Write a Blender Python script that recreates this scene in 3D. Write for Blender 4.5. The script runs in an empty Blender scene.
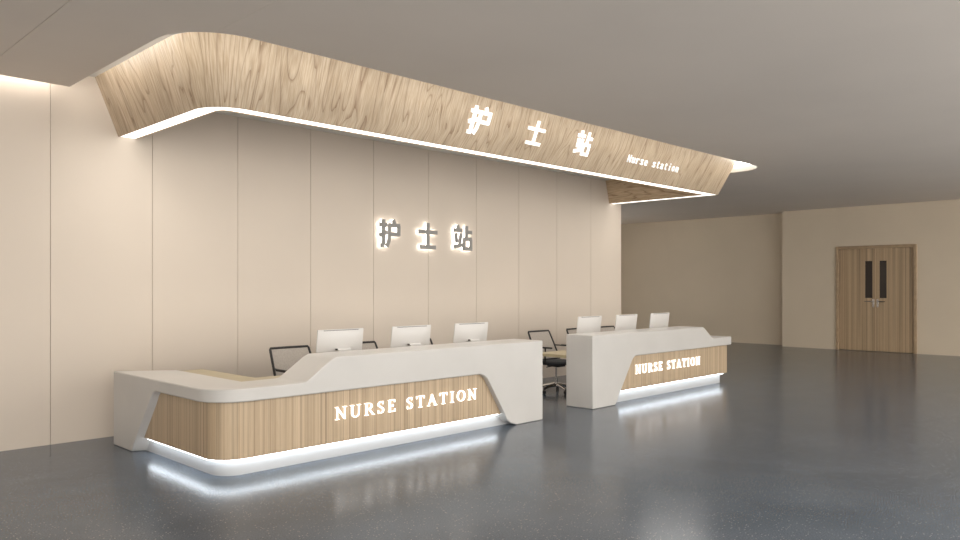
import bpy, bmesh, math, random
from mathutils import Vector, Matrix
random.seed(7)
SC = bpy.context.scene
COL = SC.collection

# ---------------------------------------------------------------- camera
cam_d = bpy.data.cameras.new('camera')
cam = bpy.data.objects.new('camera', cam_d); COL.objects.link(cam)
FPX = 755.0
TH = math.atan2(740.0, FPX)
cam_d.sensor_width = 36; cam_d.lens = 36 * FPX / 960.0
cam_d.shift_y = 17.0 / 960.0
cam_d.clip_start = 0.05; cam_d.clip_end = 200
cam.location = (0, 0, 1.75)
cam.rotation_euler = (math.pi / 2, 0, TH - math.pi / 2)
SC.camera = cam

# ---------------------------------------------------------------- world, lights, exposure
w = bpy.data.worlds.new('world'); SC.world = w; w.use_nodes = True
w.node_tree.nodes['Background'].inputs[0].default_value = (1.0, 0.97, 0.92, 1)
w.node_tree.nodes['Background'].inputs[1].default_value = 3.9
SC.view_settings.view_transform = 'Standard'
SC.view_settings.look = 'None'
SC.view_settings.exposure = 0.0
SC.view_settings.gamma = 1.0
SC.view_settings.use_curve_mapping = False

# world light enters through unseen openings added behind, left and at the corridor end

# unseen fill light added behind the camera to brighten floor and counter tops
def area(name, loc, rot, sx, sy, power, col):
    l = bpy.data.lights.new(name, 'AREA'); l.shape = 'RECTANGLE'
    l.size = sx; l.size_y = sy; l.energy = power; l.color = col
    o = bpy.data.objects.new(name, l); COL.objects.link(o)
    o.location = loc; o.rotation_euler = rot
    return o
area('unseen_fill_light', (7.0, -1.6, 3.9), (0, 0, 0), 16.0, 2.0, 520, (1.0, 0.94, 0.86))

# ---------------------------------------------------------------- node materials
def new_mat(name):
    m = bpy.data.materials.new(name); m.use_nodes = True
    nt = m.node_tree; b = nt.nodes['Principled BSDF']
    return m, nt, b
def simple(name, col, rough=0.5, metal=0.0, spec=0.5, var=0.0, scale=3.0, bump=0.0):
    m, nt, b = new_mat(name)
    b.inputs['Base Color'].default_value = (*col, 1); b.inputs['Roughness'].default_value = rough
    b.inputs['Metallic'].default_value = metal; b.inputs['Specular IOR Level'].default_value = spec
    tc = nt.nodes.new('ShaderNodeTexCoord')
    n = nt.nodes.new('ShaderNodeTexNoise'); n.inputs['Scale'].default_value = scale; n.inputs['Detail'].default_value = 4
    nt.links.new(tc.outputs['Object'], n.inputs['Vector'])
    if var:
        r = nt.nodes.new('ShaderNodeValToRGB')
        r.color_ramp.elements[0].position = 0.3; r.color_ramp.elements[1].position = 0.7
        r.color_ramp.elements[0].color = (*[c * (1 - var) for c in col], 1)
        r.color_ramp.elements[1].color = (*[min(1, c * (1 + var)) for c in col], 1)
        nt.links.new(n.outputs['Fac'], r.inputs['Fac']); nt.links.new(r.outputs['Color'], b.inputs['Base Color'])
    if bump:
        bp = nt.nodes.new('ShaderNodeBump'); bp.inputs['Strength'].default_value = bump; bp.inputs['Distance'].default_value = 0.002
        nt.links.new(n.outputs['Fac'], bp.inputs['Height']); nt.links.new(bp.outputs['Normal'], b.inputs['Normal'])
    return m
def emit(name, col, strength):
    m, nt, b = new_mat(name)
    b.inputs['Base Color'].default_value = (0.9, 0.9, 0.9, 1)
    b.inputs['Emission Color'].default_value = (*col, 1); b.inputs['Emission Strength'].default_value = strength
    return m
def uvmap(nt, sx, sy):
    tc = nt.nodes.new('ShaderNodeTexCoord'); mp = nt.nodes.new('ShaderNodeMapping')
    mp.inputs['Scale'].default_value = (sx, sy, 1)
    nt.links.new(tc.outputs['UV'], mp.inputs['Vector']); return mp
def ramp(nt, stops, src):
    r = nt.nodes.new('ShaderNodeValToRGB'); e = r.color_ramp.elements
    e[0].position, e[0].color = stops[0][0], (*stops[0][1], 1)
    e[1].position, e[1].color = stops[-1][0], (*stops[-1][1], 1)
    for p, c in stops[1:-1]:
        q = e.new(p); q.color = (*c, 1)
    nt.links.new(src, r.inputs['Fac']); return r
def mul(nt, a, b_, f=1.0):
    mx = nt.nodes.new('ShaderNodeMix'); mx.data_type = 'RGBA'; mx.blend_type = 'MULTIPLY'
    mx.inputs[0].default_value = f
    nt.links.new(a, mx.inputs[6]); nt.links.new(b_, mx.inputs[7]); return mx.outputs[2]

def wood_veneer(name, base, swap=False):
    """oak veneer with cathedral grain; UV in metres, grain runs along V"""
    m, nt, b = new_mat(name)
    A = (1, 0.16) if not swap else (0.16, 1)
    mp = uvmap(nt, A[0], A[1])
    n0 = nt.nodes.new('ShaderNodeTexNoise'); n0.inputs['Scale'].default_value = 2.2; n0.inputs['Detail'].default_value = 2.5
    n0.inputs['Distortion'].default_value = 0.6
    nt.links.new(mp.outputs[0], n0.inputs['Vector'])
    mt = nt.nodes.new('ShaderNodeMath'); mt.operation = 'MULTIPLY'; mt.inputs[1].default_value = 15.0
    nt.links.new(n0.outputs['Fac'], mt.inputs[0])
    fr = nt.nodes.new('ShaderNodeMath'); fr.operation = 'FRACT'; nt.links.new(mt.outputs[0], fr.inputs[0])
    d = (base[0] * 0.56, base[1] * 0.47, base[2] * 0.40)
    r1 = ramp(nt, [(0.0, d), (0.16, base), (0.75, tuple(c * 1.04 for c in base)), (1.0, tuple(c * 0.9 for c in base))], fr.outputs[0])
    n1 = nt.nodes.new('ShaderNodeTexNoise'); n1.inputs['Scale'].default_value = 1.0; n1.inputs['Detail'].default_value = 5
    mp2 = uvmap(nt, 70, 5) if not swap else uvmap(nt, 5, 70)
    nt.links.new(mp2.outputs[0], n1.inputs['Vector'])
    r2 = ramp(nt, [(0.35, (0.76, 0.71, 0.64)), (0.62, (1, 1, 1))], n1.outputs['Fac'])
    n2 = nt.nodes.new('ShaderNodeTexNoise'); n2.inputs['Scale'].default_value = 1.0; n2.inputs['Detail'].default_value = 2
    mp3 = uvmap(nt, 5, 0.4) if not swap else uvmap(nt, 0.4, 5)
    nt.links.new(mp3.outputs[0], n2.inputs['Vector'])
    r3 = ramp(nt, [(0.35, (0.88, 0.86, 0.83)), (0.65, (1.03, 1.03, 1.03))], n2.outputs['Fac'])
    c = mul(nt, mul(nt, r1.outputs['Color'], r2.outputs['Color']), r3.outputs['Color'])
    nt.links.new(c, b.inputs['Base Color'])
    b.inputs['Roughness'].default_value = 0.42
    return m
def wood_slats(name, base, freq=1.0, lines=True):
    """straight-grained veneer strips; colour changes only along U"""
    m, nt, b = new_mat(name)
    def nz(sx, sy, det, sc=1.0):
        n = nt.nodes.new('ShaderNodeTexNoise'); n.inputs['Scale'].default_value = sc; n.inputs['Detail'].default_value = det
        mp = uvmap(nt, sx * freq, sy); nt.links.new(mp.outputs[0], n.inputs['Vector']); return n.outputs['Fac']
    r1 = ramp(nt, [(0.3, tuple(c * 0.56 for c in base)), (0.46, base), (0.7, tuple(min(1, c * 1.2) for c in base))], nz(34, 0.12, 3))
    r2 = ramp(nt, [(0.36, (0.72, 0.66, 0.60)), (0.44, (1, 1, 1))], nz(60, 0.05, 1.5))
    r3 = ramp(nt, [(0.3, (0.86, 0.84, 0.80)), (0.7, (1.08, 1.07, 1.05))], nz(7, 0.05, 1))
    r4 = ramp(nt, [(0.3, (0.93, 0.92, 0.9)), (0.6, (1, 1, 1))], nz(160, 6, 3))
    c = mul(nt, r1.outputs['Color'], r2.outputs['Color'])
    c = mul(nt, mul(nt, c, r3.outputs['Color']), r4.outputs['Color'])
    nt.links.new(c, b.inputs['Base Color'])
    b.inputs['Roughness'].default_value = 0.4
    return m

M = {}
M['wall'] = simple('beige_wall_panel', (0.61, 0.528, 0.445), 0.55, var=0.02, scale=0.8)
M['paint'] = simple('warm_wall_paint', (0.66, 0.56, 0.43), 0.7, var=0.03, scale=0.7)
M['ceil'] = simple('ceiling_paint', (0.70, 0.63, 0.565), 0.8, var=0.03, scale=0.5)
M['white_paint'] = simple('recess_white_paint', (0.78, 0.76, 0.72), 0.6)
M['stone'] = simple('white_solid_surface', (0.57, 0.55, 0.525), 0.28, var=0.03, scale=2.0)
M['kick'] = simple('pale_grey_plinth', (0.46, 0.46, 0.46), 0.4)
M['fascia'] = wood_veneer('oak_veneer', (0.50, 0.402, 0.295))
M['fascia_in'] = wood_veneer('oak_veneer_inner', (0.62, 0.48, 0.33), swap=True)
M['slats'] = wood_slats('oak_strip_panel', (0.50, 0.385, 0.265))
M['door'] = wood_slats('oak_door_veneer', (0.46, 0.34, 0.22), 0.8)
M['doorframe'] = simple('oak_door_frame', (0.42, 0.30, 0.185), 0.45, var=0.12, scale=9)
M['desk'] = simple('pale_oak_desktop', (0.44, 0.37, 0.235), 0.4, var=0.06, scale=6)
M['desk_leg'] = simple('desk_leg_metal', (0.55, 0.54, 0.52), 0.35, 0.6)
M['led'] = emit('warm_white_led', (1.0, 0.97, 0.92), 1.8)
M['led_cove'] = emit('cove_led', (1.0, 0.97, 0.92), 9.0)
M['led_plinth'] = emit('cool_plinth_led', (0.82, 0.91, 1.0), 8.5)
M['letter'] = emit('lit_white_letter', (1.0, 0.97, 0.93), 1.5)
M['letter_soft'] = emit('white_letter', (1.0, 0.97, 0.93), 0.5)
M['led_slot'] = emit('slot_led', (1.0, 0.98, 0.94), 11.0)
M['halo'] = emit('halo_light', (1.0, 0.97, 0.92), 6.0)
M['letter_face'] = simple('brushed_grey_letter', (0.25, 0.24, 0.225), 0.5, 0.1)
M['black'] = simple('black_plastic', (0.018, 0.016, 0.015), 0.45)
M['mesh'] = simple('grey_chair_mesh', (0.42, 0.375, 0.33), 0.8, var=0.08, scale=60)
M['seat'] = simple('black_seat_fabric', (0.025, 0.026, 0.028), 0.85, bump=0.3, scale=120)
M['chrome'] = simple('polished_metal', (0.62, 0.61, 0.6), 0.22, 1.0)
M['mon'] = simple('white_monitor_shell', (0.62, 0.60, 0.58), 0.35)
M['mon_dark'] = simple('monitor_gap', (0.10, 0.09, 0.085), 0.4)
M['screen'] = simple('dark_display_glass', (0.015, 0.016, 0.018), 0.12)
M['pane'] = simple('dark_vision_glass', (0.035, 0.026, 0.022), 0.2)

def floor_mat():
    m, nt, b = new_mat('polished_terrazzo')
    tc = nt.nodes.new('ShaderNodeTexCoord')
    def noise(scale, det=2, dist=0):
        n = nt.nodes.new('ShaderNodeTexNoise'); n.inputs['Scale'].default_value = scale; n.inputs['Detail'].default_value = det
        nt.links.new(tc.outputs['Object'], n.inputs['Vector']); return n.outputs['Fac']
    base = ramp(nt, [(0.3, (0.070, 0.090, 0.116)), (0.7, (0.096, 0.118, 0.148))], noise(1.3, 5))
    fine = ramp(nt, [(0.3, (0.72, 0.72, 0.72)), (0.7, (1.25, 1.25, 1.25))], noise(90, 3))
    c = mul(nt, base.outputs['Color'], fine.outputs['Color'])
    v = nt.nodes.new('ShaderNodeTexVoronoi'); v.inputs['Scale'].default_value = 42
    nt.links.new(tc.outputs['Object'], v.inputs['Vector'])
    lt = nt.nodes.new('ShaderNodeMath'); lt.operation = 'LESS_THAN'; lt.inputs[1].default_value = 0.21
    nt.links.new(v.outputs['Distance'], lt.inputs[0])
    sep = nt.nodes.new('ShaderNodeSeparateColor'); nt.links.new(v.outputs['Color'], sep.inputs[0])
    gt = nt.nodes.new('ShaderNodeMath'); gt.operation = 'GREATER_THAN'; gt.inputs[1].default_value = 0.6
    nt.links.new(sep.outputs[0], gt.inputs[0])
    ml = nt.nodes.new('ShaderNodeMath'); ml.operation = 'MULTIPLY'
    nt.links.new(lt.outputs[0], ml.inputs[0]); nt.links.new(gt.outputs[0], ml.inputs[1])
    mx = nt.nodes.new('ShaderNodeMix'); mx.data_type = 'RGBA'; mx.inputs[7].default_value = (0.27, 0.28, 0.29, 1)
    nt.links.new(ml.outputs[0], mx.inputs[0]); nt.links.new(c, mx.inputs[6])
    nt.links.new(mx.outputs[2], b.inputs['Base Color'])
    rr = nt.nodes.new('ShaderNodeMapRange'); rr.inputs['To Min'].default_value = 0.165; rr.inputs['To Max'].default_value = 0.225
    nt.links.new(noise(2.5, 4), rr.inputs['Value']); nt.links.new(rr.outputs[0], b.inputs['Roughness'])
    b.inputs['Specular IOR Level'].default_value = 0.31
    return m
M['floor'] = floor_mat()

# ---------------------------------------------------------------- mesh helpers
def link(name, bm, m, parent=None, bevel=0.0, smooth=True, loc=None, seg=2):
    me = bpy.data.meshes.new(name)
    bmesh.ops.remove_doubles(bm, verts=bm.verts, dist=1e-5)
    bmesh.ops.recalc_face_normals(bm, faces=bm.faces)
    bm.to_mesh(me); bm.free()
    me.materials.append(M[m])
    if smooth:
        for p in me.polygons: p.use_smooth = True
        me.set_sharp_from_angle(angle=math.radians(32))
    o = bpy.data.objects.new(name, me); COL.objects.link(o)
    if parent: o.parent = parent
    if bevel:
        md = o.modifiers.new('bevel', 'BEVEL'); md.width = bevel; md.segments = seg; md.limit_method = 'ANGLE'; md.angle_limit = math.radians(40)
    if loc: o.location = loc
    return o
def box(bm, x0, x1, y0, y1, z0, z1):
    v = [bm.verts.new(p) for p in [(x0,y0,z0),(x1,y0,z0),(x1,y1,z0),(x0,y1,z0),(x0,y0,z1),(x1,y0,z1),(x1,y1,z1),(x0,y1,z1)]]
    for f in [(0,3,2,1),(4,5,6,7),(0,1,5,4),(1,2,6,5),(2,3,7,6),(3,0,4,7)]: bm.faces.new([v[i] for i in f])
def boxes(*bs):
    bm = bmesh.new()
    for b in bs: box(bm, *b)
    return bm
def prism(bm, pts, z0, z1):
    n = len(pts)
    lo = [bm.verts.new((x, y, z0)) for x, y in pts]; hi = [bm.verts.new((x, y, z1)) for x, y in pts]
    bm.faces.new(lo[::-1]); bm.faces.new(hi)
    for i in range(n): bm.faces.new([lo[i], lo[(i+1) % n], hi[(i+1) % n], hi[i]])
def tube(bm, pts, rads, n=10, sx=1.0):
    """round bar through pts"""
    pts = [Vector(p) for p in pts]
    if not isinstance(rads, (list, tuple)): rads = [rads] * len(pts)
    rings = []; up = None
    for i, p in enumerate(pts):
        a = pts[max(0, i-1)]; b = pts[min(len(pts)-1, i+1)]
        t = (b - a).normalized()
        if up is None:
            up = t.orthogonal().normalized()
        up = (up - t * up.dot(t)).normalized(); s = t.cross(up)
        rings.append([bm.verts.new(p + (up * math.cos(2*math.pi*k/n) + s * math.sin(2*math.pi*k/n) * sx) * rads[i]) for k in range(n)])
    for i in range(len(rings) - 1):
        for k in range(n):
            bm.faces.new([rings[i][k], rings[i][(k+1) % n], rings[i+1][(k+1) % n], rings[i+1][k]])
    bm.faces.new(rings[0][::-1]); bm.faces.new(rings[-1])
def struct(o, label=None):
    o['kind'] = 'structure'
    if label: o['label'] = label
    return o
def thing(name, label, cat, loc=(0, 0, 0), group=None):
    o = bpy.data.objects.new(name, None); COL.objects.link(o); o.location = loc
    o.empty_display_size = 0.1
    o['label'] = label; o['category'] = cat
    if group: o['group'] = group
    return o
def copy_tree(o, parent=None):
    c = o.copy(); COL.objects.link(c)
    if parent: c.parent = parent
    for ch in list(o.children): copy_tree(ch, c)
    return c
def arc_path(pts, rad, n=10):
    """pts: list of 2D corners, rad per inner corner -> polyline, same count whatever the radii"""
    out = [Vector(pts[0])]
    for i in range(1, len(pts) - 1):
        p = Vector(pts[i]); a = (Vector(pts[i-1]) - p).normalized(); b = (Vector(pts[i+1]) - p).normalized()
        r = rad[i-1]; half = a.angle(b) / 2; t = r / math.tan(half)
        c = p + (a + b).normalized() * (r / math.sin(half))
        s = p + a * t; e = p + b * t
        a0 = math.atan2(s.y - c.y, s.x - c.x); a1 = math.atan2(e.y - c.y, e.x - c.x)
        d = (a1 - a0 + math.pi) % (2*math.pi) - math.pi
        for k in range(n + 1):
            q = a0 + d * k / n; out.append(Vector((c.x + r*math.cos(q), c.y + r*math.sin(q))))
    out.append(Vector(pts[-1]))
    return out
def ribbon(bm, pa, za, pb, zb, sub=1):
    """ruled surface between two polylines (same count) with UV in metres"""
    uvl = bm.loops.layers.uv.verify()
    n = len(pa); s = [0.0]
    for i in range(1, n):
        s.append(s[-1] + ((pa[i]-pa[i-1]).length + (pb[i]-pb[i-1]).length) / 2)
    for i in range(n - 1):
        q = [(pa[i], za, s[i]), (pa[i+1], za, s[i+1]), (pb[i+1], zb, s[i+1]), (pb[i], zb, s[i])]
        f = bm.faces.new([bm.verts.new((p.x, p.y, z)) for p, z, _ in q])
        for lp, (p, z, u) in zip(f.loops, q): lp[uvl].uv = (u, z)

# ---------------------------------------------------------------- the setting
CH = 3.97       # ceiling
WY = 9.27       # panelled wall face
struct(link('floor', boxes((-6, 22.9, -3.5, 16, -0.15, 0.0)), 'floor', smooth=False))

# panelled back wall: 1.12 m wide panels on a solid core
bm = bmesh.new(); x = 2.646 - 1.12 * 8
while x < 13.7:
    x1 = min(x + 1.12, 13.83)
    box(bm, max(x, -6) + 0.0035, x1 - 0.0035, WY, WY + 0.02, 0.0, 4.17); x += 1.12
box(bm, -6, 13.825, WY + 0.012, 16, 0, 4.17)
struct(link('wall_back', bm, 'wall', smooth=False))
# right wall with the door opening, the jog and the deeper wall behind
bm = boxes((22.1, 22.9, -3.5, 5.655, 0, CH), (22.1, 22.9, 5.655, 7.69, 2.87, CH), (22.1, 22.9, 7.69, 9.2, 0, CH), (22.24, 22.9, 5.655, 7.69, 0, 2.87))
struct(link('wall_right', bm, 'paint', smooth=False))
struct(link('wall_far', boxes((22.62, 22.9, 9.2, 16, 0, CH)), 'paint', smooth=False))
# unseen side behind the camera, left open between slim mullions for ambient fill
def mullions(name, pts):
    bm = bmesh.new()
    for x, y in pts: box(bm, x - 0.05, x + 0.05, y - 0.05, y + 0.05, 0, CH)
    struct(link(name, bm, 'desk_leg', smooth=False))
mullions('open_side_1', [(-5.9 + 3.5 * k, -3.4) for k in range(9)])
struct(link('wall_end', boxes((13.83, 16.3, 16, 16.2, 0, CH), (20.2, 22.9, 16, 16.2, 0, CH), (16.3, 20.2, 16, 16.2, 0, 1.2), (16.3, 20.2, 16, 16.2, 2.9, CH)), 'paint', smooth=False))  # unseen wall; its opening is added to brighten the far wall
struct(link('wall_left', boxes((-6.2, -6.0, 4.5, 16, 0, 4.17), (-6.2, -6.0, -3.5, 4.5, 0, 0.5), (-6.2, -6.0, -3.5, 4.5, 3.2, 4.17)), 'paint', smooth=False))  # unseen wall; its opening is sized to limit fill on the counter sides

# main ceiling: slab with the recess cut into it, two hairline joints
op = arc_path([(2.79, 9.11), (2.79, 6.18), (13.9, 6.06), (13.9, WY + 0.02)], [0.62, 0.55], 14)
outline = [(-6.0, -3.5), (22.9, -3.5), (22.9, 16.0), (13.9, 16.0)] + [(p.x, p.y) for p in reversed(op)] + [(-6.0, 9.11)]
def clip(poly, xc, keep_less):
    out = []
    ins = lambda p: (p[0] <= xc) == keep_less
    for i in range(len(poly)):
        a, b = poly[i], poly[(i+1) % len(poly)]
        if ins(a): out.append(a)
        if ins(a) != ins(b):
            t = (xc - a[0]) / (b[0] - a[0]); out.append((xc, a[1] + t*(b[1]-a[1])))
    return out
bm = bmesh.new()
prism(bm, clip(outline, 1.952, True), CH, 4.165)
prism(bm, clip(clip(outline, 1.957, False), 3.078, True), CH, 4.165)
prism(bm, clip(outline, 3.081, False), CH, 4.165)
struct(link('ceiling', bm, 'ceil', smooth=False))
struct(link('ceiling_recess', boxes((-6, 22.9, -3.5, 16, 4.17, 4.3)), 'white_paint', smooth=False), 'white upper ceiling inside the light recess')
# liner: thin white trim around the opening
bm = bmesh.new()
inn = arc_path([(2.795, 9.11), (2.795, 6.185), (13.895, 6.065), (13.895, WY)], [0.615, 0.545], 14)
for i in range(len(inn) - 1):
    for (p, q) in ((inn[i], inn[i+1]),):
        o1, o2 = op[i], op[i+1]
        v = [bm.verts.new((a.x, a.y, z)) for z in (CH + 0.001, 4.168) for a in (p, q, o2, o1)]
        bm.faces.new(v[0:4]); bm.faces.new(v[4:8]); bm.faces.new([v[0], v[1], v[5], v[4]]); bm.faces.new([v[3], v[2], v[6], v[7]])
struct(link('trim_1', bm, 'white_paint', smooth=False), 'white edge of the ceiling recess')

# cove LED around the recess and along the wall slot
bm = bmesh.new()
led = arc_path([(2.80, 9.05), (2.80, 6.19), (13.89, 6.07), (13.89, 9.2)], [0.61, 0.54], 14)
led2 = arc_path([(2.815, 9.05), (2.815, 6.205), (13.875, 6.085), (13.875, 9.2)], [0.595, 0.525], 14)
ribbon(bm, led, 4.075, led2, 4.085); ribbon(bm, led2, 4.085, led2, 4.15); ribbon(bm, led2, 4.15, led, 4.16)
o = link('cove_light', bm, 'led_cove'); o['label'] = 'white cove light strip in the ceiling recess round the wooden canopy'; o['category'] = 'light strip'
bm = boxes((-5.9, 2.7, 9.112, 9.127, 4.06, 4.12))
o = link('cove_light', bm, 'led_slot'); o['label'] = 'white cove light in the slot above the beige wall, left of the canopy'; o['category'] = 'light strip'

# double door in the right wall
door = bpy.data.objects.new('door_1', None); COL.objects.link(door); door.location = (22.1, 6.695, 0); door['kind'] = 'structure'
bm = boxes((-0.035, 0.14, -1.04, -0.965, 0, 2.87), (-0.035, 0.14, 0.925, 0.995, 0, 2.87), (-0.035, 0.14, -0.965, 0.925, 2.80, 2.87))
link('door_frame', bm, 'doorframe', door, bevel=0.008)
for s in (-1, 1):
    bm = bmesh.new(); uvl = bm.loops.layers.uv.verify()
    y0, y1 = (-0.963, -0.027) if s < 0 else (-0.023, 0.923)
    w0, w1 = (-0.295, -0.12) if s < 0 else (0.06, 0.245)
    for b in ((0.04, 0.09, y0, w0, 0.01, 2.798), (0.04, 0.09, w1, y1, 0.01, 2.798), (0.04, 0.09, w0, w1, 0.01, 1.45), (0.04, 0.09, w0, w1, 2.46, 2.798)): box(bm, *b)
    for f in bm.faces:
        for lp in f.loops: lp[uvl].uv = (lp.vert.co.y + 5 * s, lp.vert.co.z)
    leaf = link('door_leaf', bm, 'door', door, smooth=False)
    link('vision_panel', boxes((0.06, 0.07, w0, w1, 1.45, 2.46)), 'pane', leaf, smooth=False)
    hy = -0.075 if s < 0 else 0.035
    bm = boxes((0.028, 0.042, hy - 0.026, hy + 0.026, 1.20, 1.42))
    tube(bm, [(0.04, hy, 1.36), (-0.03, hy, 1.36), (-0.035, hy + s * 0.03, 1.36), (-0.035, hy + s * 0.20, 1.36)], 0.011)
    link('door_handle', bm, 'chrome', leaf, bevel=0.003)

# ---------------------------------------------------------------- wooden canopy
canopy = thing('ceiling_canopy', 'oak veneered canopy with slanted sides and a lit white underside above the counters', 'canopy')
N = 14
ob = arc_path([(3.37, WY), (3.37, 6.93), (13.59, 6.885), (13.59, WY)], [0.38, 0.05], N)
ot = arc_path([(3.11, WY), (3.11, 6.66), (13.85, 6.615), (13.85, WY)], [0.62, 0.09], N)
ib = arc_path([(3.575, WY), (3.575, 7.13), (13.385, 7.10), (13.385, WY)], [0.12, 0.03], N)
it = arc_path([(3.715, WY), (3.715, 7.27), (13.245, 7.24), (13.245, WY)], [0.10, 0.03], N)
bm = bmesh.new(); ribbon(bm, ob, 3.52, ot, 4.17)
ob_i = arc_path([(3.385, WY), (3.385, 6.945), (13.575, 6.90), (13.575, WY)], [0.37, 0.04], N)
ribbon(bm, ob, 3.52, ob_i, 3.52); ribbon(bm, ob_i, 3.52, ob_i, 3.55)
link('outer_fascia', bm, 'fascia', canopy)
bm = bmesh.new(); ribbon(bm, ib, 3.52, it, 4.005)
ib_o = arc_path([(3.565, WY), (3.565, 7.12), (13.395, 7.09), (13.395, WY)], [0.12, 0.03], N)
ribbon(bm, ib_o, 3.52, ib, 3.52); ribbon(bm, ib_o, 3.55, ib_o, 3.52)
link('inner_fascia', bm, 'fascia_in', canopy)
bm = bmesh.new(); ribbon(bm, ob_i, 3.526, ib_o, 3.526)
link('light_strip', bm, 'led', canopy)
for nm, loc, a_, b_, pw in (('canopy_strip_lamp', (8.5, 7.02, 3.515), 9.6, 0.12, 75), ('canopy_strip_lamp', (3.47, 7.9, 3.515), 0.12, 1.3, 14), ('canopy_strip_lamp', (13.48, 7.9, 3.515), 0.12, 1.3, 14)):
    la = area(nm, loc, (0, 0, 0), a_, b_, pw, (1.0, 0.96, 0.90)); la.parent = canopy
bm = bmesh.new(); prism(bm, [(p.x, p.y) for p in it], 4.0, 4.03)
link('soffit', bm, 'white_paint', canopy, smooth=False)

# ---------------------------------------------------------------- lettering
def text_bm(s, offset=0.0, depth=0.02, w=None, h=None, spacing=1.0):
    """solid text as a bmesh in the XZ plane, origin at its lower left, scaled into w x h, front at y=0"""
    c = bpy.data.curves.new('text', 'FONT'); c.body = s; c.offset = offset; c.extrude = 0.5; c.resolution_u = 3
    c.space_character = spacing
    o = bpy.data.objects.new('text', c); COL.objects.link(o)
    me = bpy.data.meshes.new_from_object(o.evaluated_get(bpy.context.evaluated_depsgraph_get()))
    bpy.data.objects.remove(o); bpy.data.curves.remove(c)
    bm = bmesh.new(); bm.from_mesh(me); bpy.data.meshes.remove(me)
    xs = [v.co.x for v in bm.verts]; ys = [v.co.y for v in bm.verts]
    x0, x1, y0, y1 = min(xs), max(xs), min(ys), max(ys)
    sx = w / (x1 - x0) if w else 1; sy = h / (y1 - y0) if h else sx
    for v in bm.verts:
        v.co = Vector(((v.co.x - x0) * sx, (0.5 - v.co.z) * depth, (v.co.y - y0) * sy))
    return bm
# roman serif capitals built from strokes: list of (points, widths), in a cell 0..w x 0..1
def arcpts(cx, cy, rx, ry, a0, a1, n=12):
    return [(cx + rx*math.cos(math.radians(a0 + (a1-a0)*k/n)), cy + ry*math.sin(math.radians(a0 + (a1-a0)*k/n))) for k in range(n+1)]
TK, TN, SF = 0.15, 0.065, 0.05
def serif(x, y, w=0.30): return ([(x - w/2, y), (x + w/2, y)], [SF, SF])
GL = {}
GL['N'] = (0.86, [([(0.16, 0), (0.16, 1)], [TN]*2), ([(0.13, 0.98), (0.70, 0.02)], [TK]*2), ([(0.70, 0), (0.70, 1)], [TN]*2), serif(0.16, 0.025), serif(0.12, 0.975, 0.24), serif(0.70, 0.975)])
_u = [(0.18, 1), (0.18, 0.36)] + arcpts(0.43, 0.32, 0.25, 0.29, 180, 360, 14) + [(0.68, 1)]
GL['U'] = (0.86, [(_u, [TK]*8 + [0.12, 0.10, 0.09, 0.08, 0.07] + [TN]*(len(_u)-13)), serif(0.18, 0.975), serif(0.68, 0.975)])
_r = [(0.2, 0.97), (0.38, 0.97)] + arcpts(0.38, 0.745, 0.21, 0.225, 90, -90, 12) + [(0.2, 0.52)]
GL['R'] = (0.80, [([(0.2, 0), (0.2, 1)], [TK]*2), (_r, [TN, TN] + [TN, TN, .08, .10, .13, .14, .14, .14, .13, .10, .08, TN, TN] + [TN]), ([(0.38, 0.52), (0.70, 0.03)], [0.13, TK]), serif(0.2, 0.025), serif(0.14, 0.975, 0.2), serif(0.74, 0.025, 0.14)])
_s = arcpts(0.31, 0.73, 0.19, 0.235, 35, 200, 10) + [(0.20, 0.60), (0.31, 0.52), (0.42, 0.43)] + arcpts(0.30, 0.27, 0.20, 0.235, 20, -150, 10)
GL['S'] = (0.62, [(_s, [.06]*4 + [.075, .09, .10, .12, .13, .14, .15] + [.16]*3 + [.15, .14, .13, .12, .10, .09, .075] + [.06]*4), ([(0.475, 0.99), (0.475, 0.74)], [0.045, 0.045]), ([(0.11, 0.01), (0.11, 0.28)], [0.045, 0.045])])
GL['E'] = (0.72, [([(0.2, 0), (0.2, 1)], [TK]*2), ([(0.08, 0.97), (0.60, 0.97)], [TN]*2), ([(0.08, 0.03), (0.62, 0.03)], [TN]*2), ([(0.2, 0.51), (0.48, 0.51)], [TN]*2), ([(0.59, 1), (0.59, 0.78)], [SF]*2), ([(0.61, 0), (0.61, 0.24)], [SF]*2), ([(0.47, 0.42), (0.47, 0.60)], [SF]*2)])
GL['T'] = (0.80, [([(0.4, 0), (0.4, 1)], [TK]*2), ([(0.06, 0.97), (0.74, 0.97)], [TN]*2), ([(0.08, 1), (0.08, 0.76)], [SF]*2), ([(0.72, 1), (0.72, 0.76)], [SF]*2), serif(0.4, 0.025, 0.34)])
GL['A'] = (0.86, [([(0.12, 0.02), (0.43, 1)], [TN]*2), ([(0.40, 1), (0.74, 0.02)], [TK]*2), ([(0.22, 0.36), (0.62, 0.36)], [TN]*2), serif(0.12, 0.025, 0.24), serif(0.74, 0.025, 0.28)])
GL['I'] = (0.42, [([(0.21, 0), (0.21, 1)], [TK]*2), serif(0.21, 0.025, 0.34), serif(0.21, 0.975, 0.34)])
_o = arcpts(0.45, 0.5, 0.33, 0.465, 0, 360, 32)
GL['O'] = (0.90, [(_o, [0.075 + 0.085 * abs(math.cos(2*math.pi*k/32)) ** 1.3 for k in range(33)])])
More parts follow.
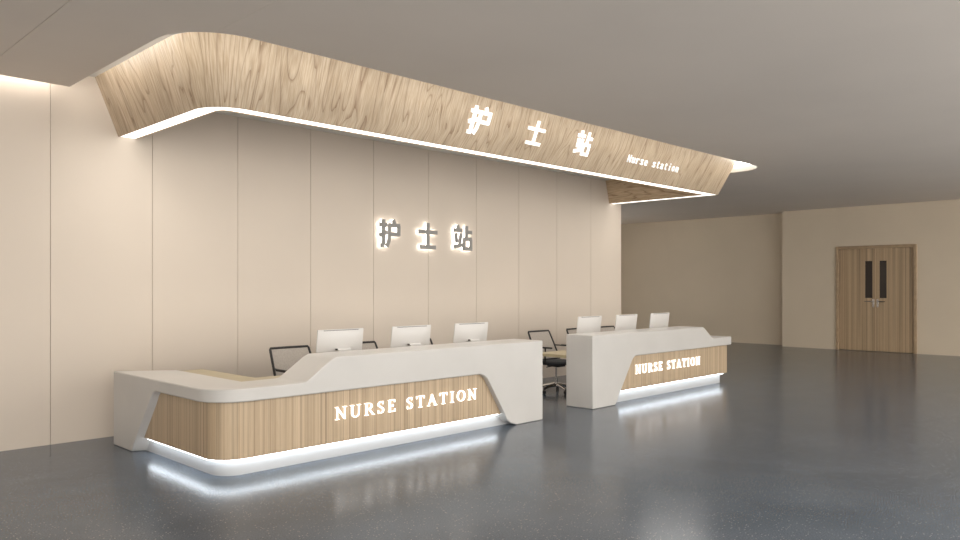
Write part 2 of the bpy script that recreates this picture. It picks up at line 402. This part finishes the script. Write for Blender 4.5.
def stroke(bm, pts, wd, sx, h, depth):
    L, R_ = [], []
    P = [Vector(p) for p in pts]; n = len(P)
    closed = (P[0] - P[-1]).length < 1e-6
    for i in range(n):
        a = P[i-1] if i else (P[-2] if closed else P[0]); b = P[i+1] if i < n-1 else (P[1] if closed else P[-1])
        t = (b - a).normalized(); nn = Vector((-t.y, t.x)) * wd[i] / 2
        L.append(P[i] + nn); R_.append(P[i] - nn)
    def V(p, y): return bm.verts.new((p.x * sx, y, p.y * h))
    for i in range(n - 1):
        q = [L[i], L[i+1], R_[i+1], R_[i]]
        f = [V(p, 0) for p in q]; b = [V(p, depth) for p in q]
        bm.faces.new(f); bm.faces.new(b[::-1])
        for k in range(4): 
            if k in (0, 2) or (k == 1 and i == n-2 and not closed) or (k == 3 and i == 0 and not closed):
                bm.faces.new([f[k], f[(k+1) % 4], b[(k+1) % 4], b[k]])
# the three characters as bold strokes in a unit cell
CHARS = {
 'hu': [[(0, .80), (.37, .80)], [(.20, 1), (.20, .06)], [(.24, .05), (.05, .05)], [(0, .40), (.38, .54)], [(.66, 1), (.74, .86)], [(.43, .80), (1, .80)], [(.94, .80), (.94, .42)], [(.5, .47), (.97, .47)], [(.49, .84), (.49, .45), (.46, .22), (.36, 0)]],
 'shi': [[(.5, 1), (.5, .05)], [(0, .64), (1, .64)], [(.08, .055), (.92, .055)]],
 'zhan': [[(.19, 1), (.24, .84)], [(0, .80), (.47, .80)], [(.11, .68), (.16, .30)], [(.39, .68), (.31, .24)], [(0, .12), (.48, .22)], [(.70, 1), (.70, .44)], [(.70, .74), (1, .74)], [(.51, .46), (.99, .46)], [(.56, .46), (.56, 0)], [(.94, .46), (.94, 0)], [(.51, .07), (.99, .07)]]}
def char_bm(name, w_, h_, depth, t, grow=0.0):
    bm = bmesh.new(); k = 0
    for st in CHARS[name]:
        st = [Vector(p) for p in st]
        if grow:
            a = (st[0] - st[1]).normalized() * grow; b = (st[-1] - st[-2]).normalized() * grow
            st[0] = st[0] + a; st[-1] = st[-1] + b
        nv = len(bm.verts); stroke(bm, st, [t + 2 * grow] * len(st), w_, h_, depth)
        bm.verts.ensure_lookup_table(); k += 1
        for v in bm.verts[nv:]: v.co.y += 0.0007 * k
    return bm
# canopy: three characters, then a small line of latin letters; both follow the slant of the fascia
def on_fascia(o, x, z):
    slope = 0.27 / 0.65
    y = 6.93 - 0.0044 * (x - 3.37) - slope * (z - 3.52)
    ang = math.atan(slope)
    o.rotation_euler = (ang, 0, 0); o.location = (x, y - 0.022, z)
K = math.cos(math.atan(0.27 / 0.65))
for ch, x0, x1, z0, z1 in (('hu', 6.70, 7.07, 3.705, 4.035), ('shi', 7.81, 8.17, 3.72, 4.03), ('zhan', 8.90, 9.26, 3.71, 4.04)):
    on_fascia(link('character', char_bm(ch, x1 - x0, (z1 - z0) / K, 0.02, 0.14), 'letter_soft', canopy, smooth=False), x0, z0)
ADV = 1.60 / 13
for i, ch in enumerate('Nurse station'):
    if ch == ' ': continue
    big = ch in 'Nti'
    hh = {'N': 0.125, 't': 0.12, 'i': 0.13}.get(ch, 0.095); ww = {'i': 0.022, 't': 0.06}.get(ch, 0.082)
    on_fascia(link('letter', text_bm(ch, 0.004, 0.015, ww, hh), 'letter_soft', canopy, smooth=False), 10.28 + i * ADV + (0.095 - ww) / 2, 3.75)

# halo-lit sign on the panelled wall
sign = thing('wall_sign', 'three grey metal characters with a white halo on the beige panelled wall', 'sign', (8.17, WY, 2.36))
for ch, x0, x1 in (('hu', 7.16, 7.57), ('shi', 7.95, 8.36), ('zhan', 8.74, 9.17)):
    c = link('character', char_bm(ch, x1 - x0, 0.42, 0.02, 0.155), 'letter_face', sign, smooth=False)
    c.location = (x0 - 8.14, -0.070, 0.015)
    hb = link('halo_light', char_bm(ch, x1 - x0, 0.42, 0.010, 0.13), 'halo', c, smooth=False)
    hb.location = (0, 0.034, 0)

def nurse_station(parent, x0, x1, z, h, y, weight=0.66):
    s = 'NURSE STATION'; gap = 0.20; tot = 0
    for ch in s: tot += 0.62 if ch == ' ' else GL[ch][0] + gap
    sc = (x1 - x0) / (tot - gap); x = x0
    for ch in s:
        if ch == ' ': x += 0.62 * sc; continue
        wd, strokes = GL[ch]; bm = bmesh.new()
        for pts, ws in strokes: stroke(bm, pts, [q * weight for q in ws], sc, h, 0.016)
        o = link('letter', bm, 'letter', parent, smooth=False); o.location = (x, y, z)
        x += (wd + gap) * sc

# ---------------------------------------------------------------- reception counters
def shell(bm, cols):
    """cols: list of (outer xy, inner xy, zlo, zhi)"""
    rows = []
    for (o, i, zl, zh) in cols:
        rows.append([bm.verts.new((o[0], o[1], zl)), bm.verts.new((o[0], o[1], zh)), bm.verts.new((i[0], i[1], zh)), bm.verts.new((i[0], i[1], zl))])
    for a, b in zip(rows, rows[1:]):
        for k in range(4):
            vs = [a[k], b[k], b[(k+1) % 4], a[(k+1) % 4]]
            co = []
            for v in vs:
                if all((v.co - c.co).length > 1e-6 for c in co): co.append(v)
            if len(co) >= 3: bm.faces.new(co)
    bm.faces.new(rows[0]); bm.faces.new(rows[-1][::-1])
def interp(tab, s):
    if s <= tab[0][0]: return tab[0][1]
    for (a, va), (b, vb) in zip(tab, tab[1:]):
        if s <= b: return va + (vb - va) * (s - a) / (b - a) if b > a else vb
    return tab[-1][1]
def uvpath_wall(bm, path, z0, z1, thick_path):
    ribbon(bm, path, z0, path, z1); ribbon(bm, path, z0, thick_path, z0); ribbon(bm, path, z1, thick_path, z1)
    ribbon(bm, thick_path, z0, thick_path, z1)
    uvl = bm.loops.layers.uv.verify()
    for e in (0, -1):
        a, b = path[e], thick_path[e]
        f = bm.faces.new([bm.verts.new((p.x, p.y, z)) for p, z in ((a, z0), (b, z0), (b, z1), (a, z1))])
        for lp, uv in zip(f.loops, ((0, z0), (.1, z0), (.1, z1), (0, z1))): lp[uvl].uv = uv

FY = 6.38; LX = 3.14; RAD = 0.36; YB = 8.78
ZH = 1.045; BAND = 0.695
c1 = thing('reception_counter', 'long L-shaped white and oak reception counter nearest the left wall', 'reception counter', (0, 0, 0))
# s runs from the back of the left wing, round the corner, to the right end
path = arc_path([(LX, YB), (LX, FY), (7.695, FY)], [RAD], 16)
acc = [0.0]
for i in range(1, len(path)): acc.append(acc[-1] + (path[i] - path[i-1]).length)
S_A, S_B, S_E = acc[1], acc[-2], acc[-1]
sx_of = lambda X: S_B + (X - (LX + RAD))
zlo = [(0.0, 0.0), (YB - 8.28, 0.0), (YB - 7.77, 0.62), (YB - 7.745, 0.65), (YB - 7.71, 0.677), (YB - 7.66, 0.694), (YB - 7.60, BAND),
       (sx_of(6.45), BAND), (sx_of(6.52), 0.695), (sx_of(6.58), 0.675), (sx_of(6.64), 0.635), (sx_of(6.95), 0.17), (sx_of(7.00), 0.085), (sx_of(7.07), 0.035), (sx_of(7.18), 0.0), (S_E, 0.0)]
zhi = [(0.0, 0.817), (sx_of(4.04), 0.817), (sx_of(4.09), 0.825), (sx_of(4.38), 1.02), (sx_of(4.44), ZH), (S_E, ZH)]
svals = sorted(set([round(v, 5) for v in acc] + [round(a, 5) for a, _ in zlo] + [round(a, 5) for a, _ in zhi]))
IX, IY = 3.68, 6.90
def pos(s):
    for i in range(1, len(acc)):
        if s <= acc[i] + 1e-6:
            t = (s - acc[i-1]) / (acc[i] - acc[i-1]); return path[i-1].lerp(path[i], t)
    return path[-1]
cols = []
for s in svals:
    p = pos(s)
    if s <= S_A: q = (IX, IY + (8.38 - IY) * max(0, p.y - IY) / (YB - IY))
    elif s >= S_B: q = (max(p.x, IX), IY)
    else: q = (IX, IY)
    cols.append(((p.x, p.y), q, interp(zlo, s), interp(zhi, s)))
bm = bmesh.new(); shell(bm, cols); link('stone_shell', bm, 'stone', c1, bevel=0.012, seg=3)
D = 0.07
wp = arc_path([(LX + D, 8.40), (LX + D, FY + D), (7.10, FY + D)], [RAD - 0.09], 12)
wi = arc_path([(LX + D + 0.3, 8.40), (LX + D + 0.3, FY + D + 0.3), (7.10, FY + D + 0.3)], [0.05], 12)
bm = bmesh.new(); uvpath_wall(bm, wp, 0.160, 0.72, wi); link('wood_panel', bm, 'slats', c1)
D2 = 0.135
kp = arc_path([(LX + D2, 8.60), (LX + D2, FY + D2), (7.30, FY + D2)], [RAD - 0.15], 12)
bm = bmesh.new(); uvpath_wall(bm, kp, 0.0, 0.158, wi if False else arc_path([(LX + D2 + 0.2, 8.60), (LX + D2 + 0.2, FY + D2 + 0.2), (7.30, FY + D2 + 0.2)], [0.05], 12)); link('plinth', bm, 'kick', c1)
def plinth_led(parent, a, b):
    bm = bmesh.new(); ribbon(bm, a, 0.1585, b, 0.1585); ribbon(bm, a, 0.150, b, 0.150); ribbon(bm, a, 0.150, a, 0.1585); ribbon(bm, b, 0.150, b, 0.1585)
    link('light_strip', bm, 'led_plinth', parent)
plinth_led(c1, arc_path([(LX + D + .012, 8.05), (LX + D + .012, FY + D + .012), (6.92, FY + D + .012)], [RAD - 0.095], 12),
           arc_path([(LX + D + .055, 8.05), (LX + D + .055, FY + D + .055), (6.92, FY + D + .055)], [RAD - 0.12], 12))
nurse_station(c1, 4.46, 6.51, 0.392, 0.130, FY + D - 0.018)

c2 = thing('reception_counter', 'shorter straight white and oak counter to the right of the gap', 'reception counter', (0, 0, 0))
x0, x1, G = 8.83, 13.12, 6.40
zl = [(x0, 0.0), (9.40, 0.0), (9.84, 0.62), (9.87, 0.655), (9.91, 0.683), (9.96, 0.698), (10.02, BAND), (x1, BAND)]
zh = [(x0, 1.055), (12.06, 1.055), (12.12, 1.03), (12.38, 0.86), (12.44, 0.842), (x1, 0.842)]
xs = sorted(set([a for a, _ in zl] + [a for a, _ in zh]))
bm = bmesh.new(); shell(bm, [((x, G), (x, 6.88), interp(zl, x), interp(zh, x)) for x in xs]); link('stone_shell', bm, 'stone', c2, bevel=0.012, seg=3)
V2 = lambda l: [Vector(p) for p in l]
bm = bmesh.new(); uvpath_wall(bm, V2([(9.35, G + D), (13.08, G + D)]), 0.178, 0.72, V2([(9.35, 6.84), (13.08, 6.84)])); link('wood_panel', bm, 'slats', c2)
bm = bmesh.new(); uvpath_wall(bm, V2([(9.2, G + D2), (12.93, G + D2)]), 0.0, 0.176, V2([(9.2, 6.80), (12.93, 6.80)])); link('plinth', bm, 'kick', c2)
bm = boxes((9.48, 12.95, G + D + .012, G + D + .055, 0.166, 0.177)); link('light_strip', bm, 'led_plinth', c2, smooth=False)
nurse_station(c2, 10.03, 12.06, 0.40, 0.142, G + D - 0.018, 0.6)

# ---------------------------------------------------------------- desks behind the counters
d1 = thing('desk', 'pale oak L-shaped desktop behind the left counter', 'desk', (0, 0, 0))
bm = bmesh.new(); prism(bm, [(3.685, 8.50), (3.685, 6.905), (7.60, 6.905), (7.60, 7.33), (4.06, 7.33), (4.06, 8.56)], 0.745, 0.785)
link('desktop', bm, 'desk', d1, bevel=0.003)
for a, b in ((3.75, 8.45), (3.75, 7.0), (7.5, 7.0), (7.5, 7.27), (5.5, 7.0)):
    link('leg', boxes((a, a + 0.05, b, b + 0.04, 0, 0.745)), 'desk_leg', d1, smooth=False)
d2 = thing('desk', 'pale oak desktop behind the right counter, its end seen in the gap', 'desk', (0, 0, 0))
link('desktop', boxes((8.88, 13.0, 6.885, 7.50, 0.695, 0.74)), 'desk', d2, bevel=0.003, smooth=False)
for a, b in ((9.3, 6.95), (12.9, 6.95), (12.9, 7.42), (9.55, 6.95)):
    link('leg', boxes((a, a + 0.05, b, b + 0.04, 0, 0.695)), 'desk_leg', d2, smooth=False)

# ---------------------------------------------------------------- monitors (seen from behind)
def make_monitor():
    t = thing('computer_monitor', '', 'computer monitor', (0, 0, 0), 'white monitors on the desks')
    # local: x across, y depth (back faces -y), z up from the desk; tilted shell
    tilt = math.radians(7)
    bm = bmesh.new(); W, H = 0.31, 0.225
    nx, nz = 10, 8; grid = []
    for j in range(nz + 1):
        row = []
        for i in range(nx + 1):
            u = -1 + 2*i/nx; v = -1 + 2*j/nz
            bul = 0.030 * (1 - u**4) * (1 - v**4)
            row.append(bm.verts.new((u*W, -0.006 - bul, v*H)))
        grid.append(row)
    for j in range(nz):
        for i in range(nx): bm.faces.new([grid[j][i], grid[j][i+1], grid[j+1][i+1], grid[j+1][i]])
    fr = [bm.verts.new((x, 0.006, z)) for x, z in ((-W, -H), (W, -H), (W, H), (-W, H))]
    bm.faces.new([fr[3], fr[2], fr[1], fr[0]])
    edges = [e for e in bm.edges if e.is_boundary]
    bot = [grid[0][i] for i in range(nx+1)]; top = [grid[nz][i] for i in range(nx+1)]
    lf = [grid[j][0] for j in range(nz+1)]; rt = [grid[j][nx] for j in range(nz+1)]
    bm.faces.new([fr[0], fr[1]] + bot[::-1]); bm.faces.new([fr[2], fr[3]] + top)
    bm.faces.new([fr[3], fr[0]] + lf); bm.faces.new([fr[1], fr[2]] + rt[::-1])
    s = link('monitor_shell', bm, 'mon', t, bevel=0.0)
    s.location = (0, 0, 0.265); s.rotation_euler = (tilt, 0, 0)
    link('display', boxes((-0.295, 0.295, 0.0055, 0.009, -0.15, 0.21)), 'screen', s, smooth=False)
    link('top_vent', boxes((-0.235, 0.235, -0.014, -0.006, 0.213, 0.2185)), 'mon_dark', s, smooth=False)
    bm = bmesh.new()
    prof = [(-0.055, 0.275), (-0.075, 0.285), (-0.085, 0.27), (-0.10, 0.012), (0.07, 0.012), (0.07, 0.0), (-0.115, 0.0), (-0.115, 0.012), (-0.098, 0.295), (-0.05, 0.30)]
    prof = [(-0.035, 0.255), (-0.078, 0.262), (-0.088, 0.25), (-0.100, 0.010), (0.08, 0.010), (0.08, 0.0), (-0.110, 0.0), (-0.110, 0.010), (-0.100, 0.262), (-0.088, 0.278), (-0.035, 0.272)]
    a = [bm.verts.new((-0.085, y, z)) for y, z in prof]; b = [bm.verts.new((0.085, y, z)) for y, z in prof]
    for k in range(len(prof)): bm.faces.new([a[k], a[(k+1) % len(prof)], b[(k+1) % len(prof)], b[k]])
    bm.faces.new(a[::-1]); bm.faces.new(b)
    st = link('stand', bm, 'mon', t, smooth=False)
    link('hinge', boxes((-0.090, -0.0845, -0.086, -0.05, 0.256, 0.274)), 'mon_dark', st, smooth=False)
    return t
mon = make_monitor()
mons = [(5.0, 7.13, .785, 'white desktop monitor nearest the left, at the sloping end of the long counter'),
        (6.05, 7.13, .785, 'white desktop monitor in the middle of the three behind the long left counter'),
        (7.09, 7.13, .785, 'white desktop monitor at the right end of the long left counter'),
        (9.73, 7.13, .785 - 0.01, 'white desktop monitor above the left end of the right-hand counter'),
        (10.77, 7.13, .80 - 0.01, 'white desktop monitor in the middle of the three behind the right-hand counter'),
        (11.82, 7.13, .81 - 0.01, 'white desktop monitor farthest right, against the darker far wall')]
for i, (x, y, z, lab) in enumerate(mons):
    o = mon if i == 0 else copy_tree(mon)
    o.location = (x, y, 0.785 if i < 3 else 0.74); o['label'] = lab
    if i >= 3:
        for q in o.children:
            if q.name.startswith('monitor_shell'): q.location.z = 0.265 + 0.060

# ---------------------------------------------------------------- office chairs
def make_chair():
    t = thing('office_chair', '', 'office chair', (0, 0, 0), 'mesh-backed office chairs behind the counters')
    # faces -y, origin on the floor under the gas lift
    bm = bmesh.new()
    n = 12; top = []; low = []
    pts = []
    W = 0.245
    # padded seat with rounded plan
    ring = [(W*math.copysign(abs(math.cos(a))**0.45, math.cos(a)), 0.235*math.copysign(abs(math.sin(a))**0.45, math.sin(a))) for a in [2*math.pi*k/32 for k in range(32)]]
    lv = [(0.90, 0.465), (1.0, 0.48), (1.0, 0.51), (0.93, 0.53), (0.6, 0.537)]
    rr = [[bm.verts.new((x*s, y*s - 0.02, z)) for x, y in ring] for s, z in lv]
    for a, b in zip(rr, rr[1:]):
        for k in range(32): bm.faces.new([a[k], a[(k+1) % 32], b[(k+1) % 32], b[k]])
    bm.faces.new(rr[0][::-1]); bm.faces.new(rr[-1])
    link('seat', bm, 'seat', t)
    # back: frame bars and mesh panel; top z 1.0
    def P(u, z):   # u -1..1 across, leaning back with height
        k = (z - 0.54) / 0.46
        w_ = 0.300 - 0.030 * k
        return Vector((u * w_, 0.16 + 0.22 * k + 0.02 * (1 - u*u), z))
    bm = bmesh.new()
    cor = [(-1, 0.54), (-1, 0.66), (-1, 0.78), (-1, 0.90), (-1, 0.985), (-0.97, 1.0), (-0.5, 1.0), (0, 1.0), (0.5, 1.0), (0.97, 1.0), (1, 0.985), (1, 0.90), (1, 0.78), (1, 0.66), (1, 0.54)]
    tube(bm, [P(u, z) for u, z in cor], 0.0125, 8, 1.25)
    tube(bm, [P(u, 0.54) for u in (-1, -0.5, 0, 0.5, 1)], 0.012, 8)
    tube(bm, [P(0, 0.54), (0, 0.20, 0.47), (0, 0.10, 0.45)], 0.02, 8)
    link('back_frame', bm, 'black', t)
    bm = bmesh.new(); g = []
    for j in range(9):
        z = 0.545 + 0.45*j/8; g.append([(bm.verts.new(P(-0.99 + 1.98*i/10, z)), bm.verts.new(P(-0.99 + 1.98*i/10, z) + Vector((0, 0.006, 0)))) for i in range(11)])
    for j in range(8):
        for i in range(10):
            for q in (0, 1):
                f = [g[j][i][q], g[j][i+1][q], g[j+1][i+1][q], g[j+1][i][q]]
                bm.faces.new(f if q == 0 else f[::-1])
    link('backrest', bm, 'mesh', t)
    for s in (-1, 1):
        bm = bmesh.new()
        box(bm, *sorted((s*0.305, s*0.335)), -0.17, 0.14, 0.745, 0.772)
        tube(bm, [(s*0.305, 0.12, 0.757), (s*0.27, 0.262, 0.76)], 0.011, 8)
        tube(bm, [(s*0.305, -0.02, 0.75), (s*0.305, -0.01, 0.51), (s*0.20, -0.01, 0.455), (0.05*s, -0.01, 0.45)], 0.014, 8)
        link('armrest', bm, 'black', t, bevel=0.004)
    bm = bmesh.new(); box(bm, -0.09, 0.09, -0.12, 0.12, 0.43, 0.467)
    tube(bm, [(-0.1, 0, 0.44), (-0.25, 0, 0.435)], 0.008, 8)
    link('mechanism', bm, 'black', t, bevel=0.005)
    bm = bmesh.new(); tube(bm, [(0, 0, 0.12), (0, 0, 0.24), (0, 0, 0.2401), (0, 0, 0.44)], [0.026, 0.026, 0.016, 0.016], 12)
    link('gas_lift', bm, 'chrome', t)
    bm = bmesh.new()
    for k in range(5):
        a = math.radians(72*k - 110); c, s = math.cos(a), math.sin(a)
        tube(bm, [(0, 0, 0.130), (0.14*c, 0.14*s, 0.115), (0.30*c, 0.30*s, 0.078)], [0.036, 0.028, 0.018], 8)
    base = link('star_base', bm, 'chrome', t)
    for k in range(5):
        a = math.radians(72*k - 110); c, s = math.cos(a), math.sin(a)
        bm = bmesh.new()
        for d in (-0.012, 0.012):
            cx_, cy_ = 0.30*c - s*d, 0.30*s + c*d
            tube(bm, [(cx_ + s*0.009, cy_ - c*0.009, 0.028), (cx_ - s*0.009, cy_ + c*0.009, 0.028)], 0.028, 14)
        tube(bm, [(0.30*c, 0.30*s, 0.03), (0.30*c, 0.30*s, 0.078)], 0.009, 8)
        link('caster', bm, 'black', base)
    return t
chair = make_chair()
ch = [(5.05, 7.89, 0.0, 'black framed mesh office chair furthest left, beside the sloping end of the long counter'),
      (6.11, 7.89, 0.0, 'black framed mesh office chair mostly hidden, between the first and second monitors from the left'),
      (7.12, 7.89, 0.0, 'black office chair, only a corner showing between the second and third monitors from the left'),
      (9.86, 7.89, 0.0, 'black framed mesh office chair standing in the gap between the two counters'),
      (10.90, 7.89, 0.0, 'black framed mesh office chair showing left of the first monitor on the right-hand counter'),
      (11.82, 7.89, 0.0, 'black framed mesh office chair showing between the first two monitors of the right-hand counter')]
for i, (x, y, r, lab) in enumerate(ch):
    o = chair if i == 0 else copy_tree(chair)
    o.location = (x, y, 0); o.rotation_euler = (0, 0, r); o['label'] = lab
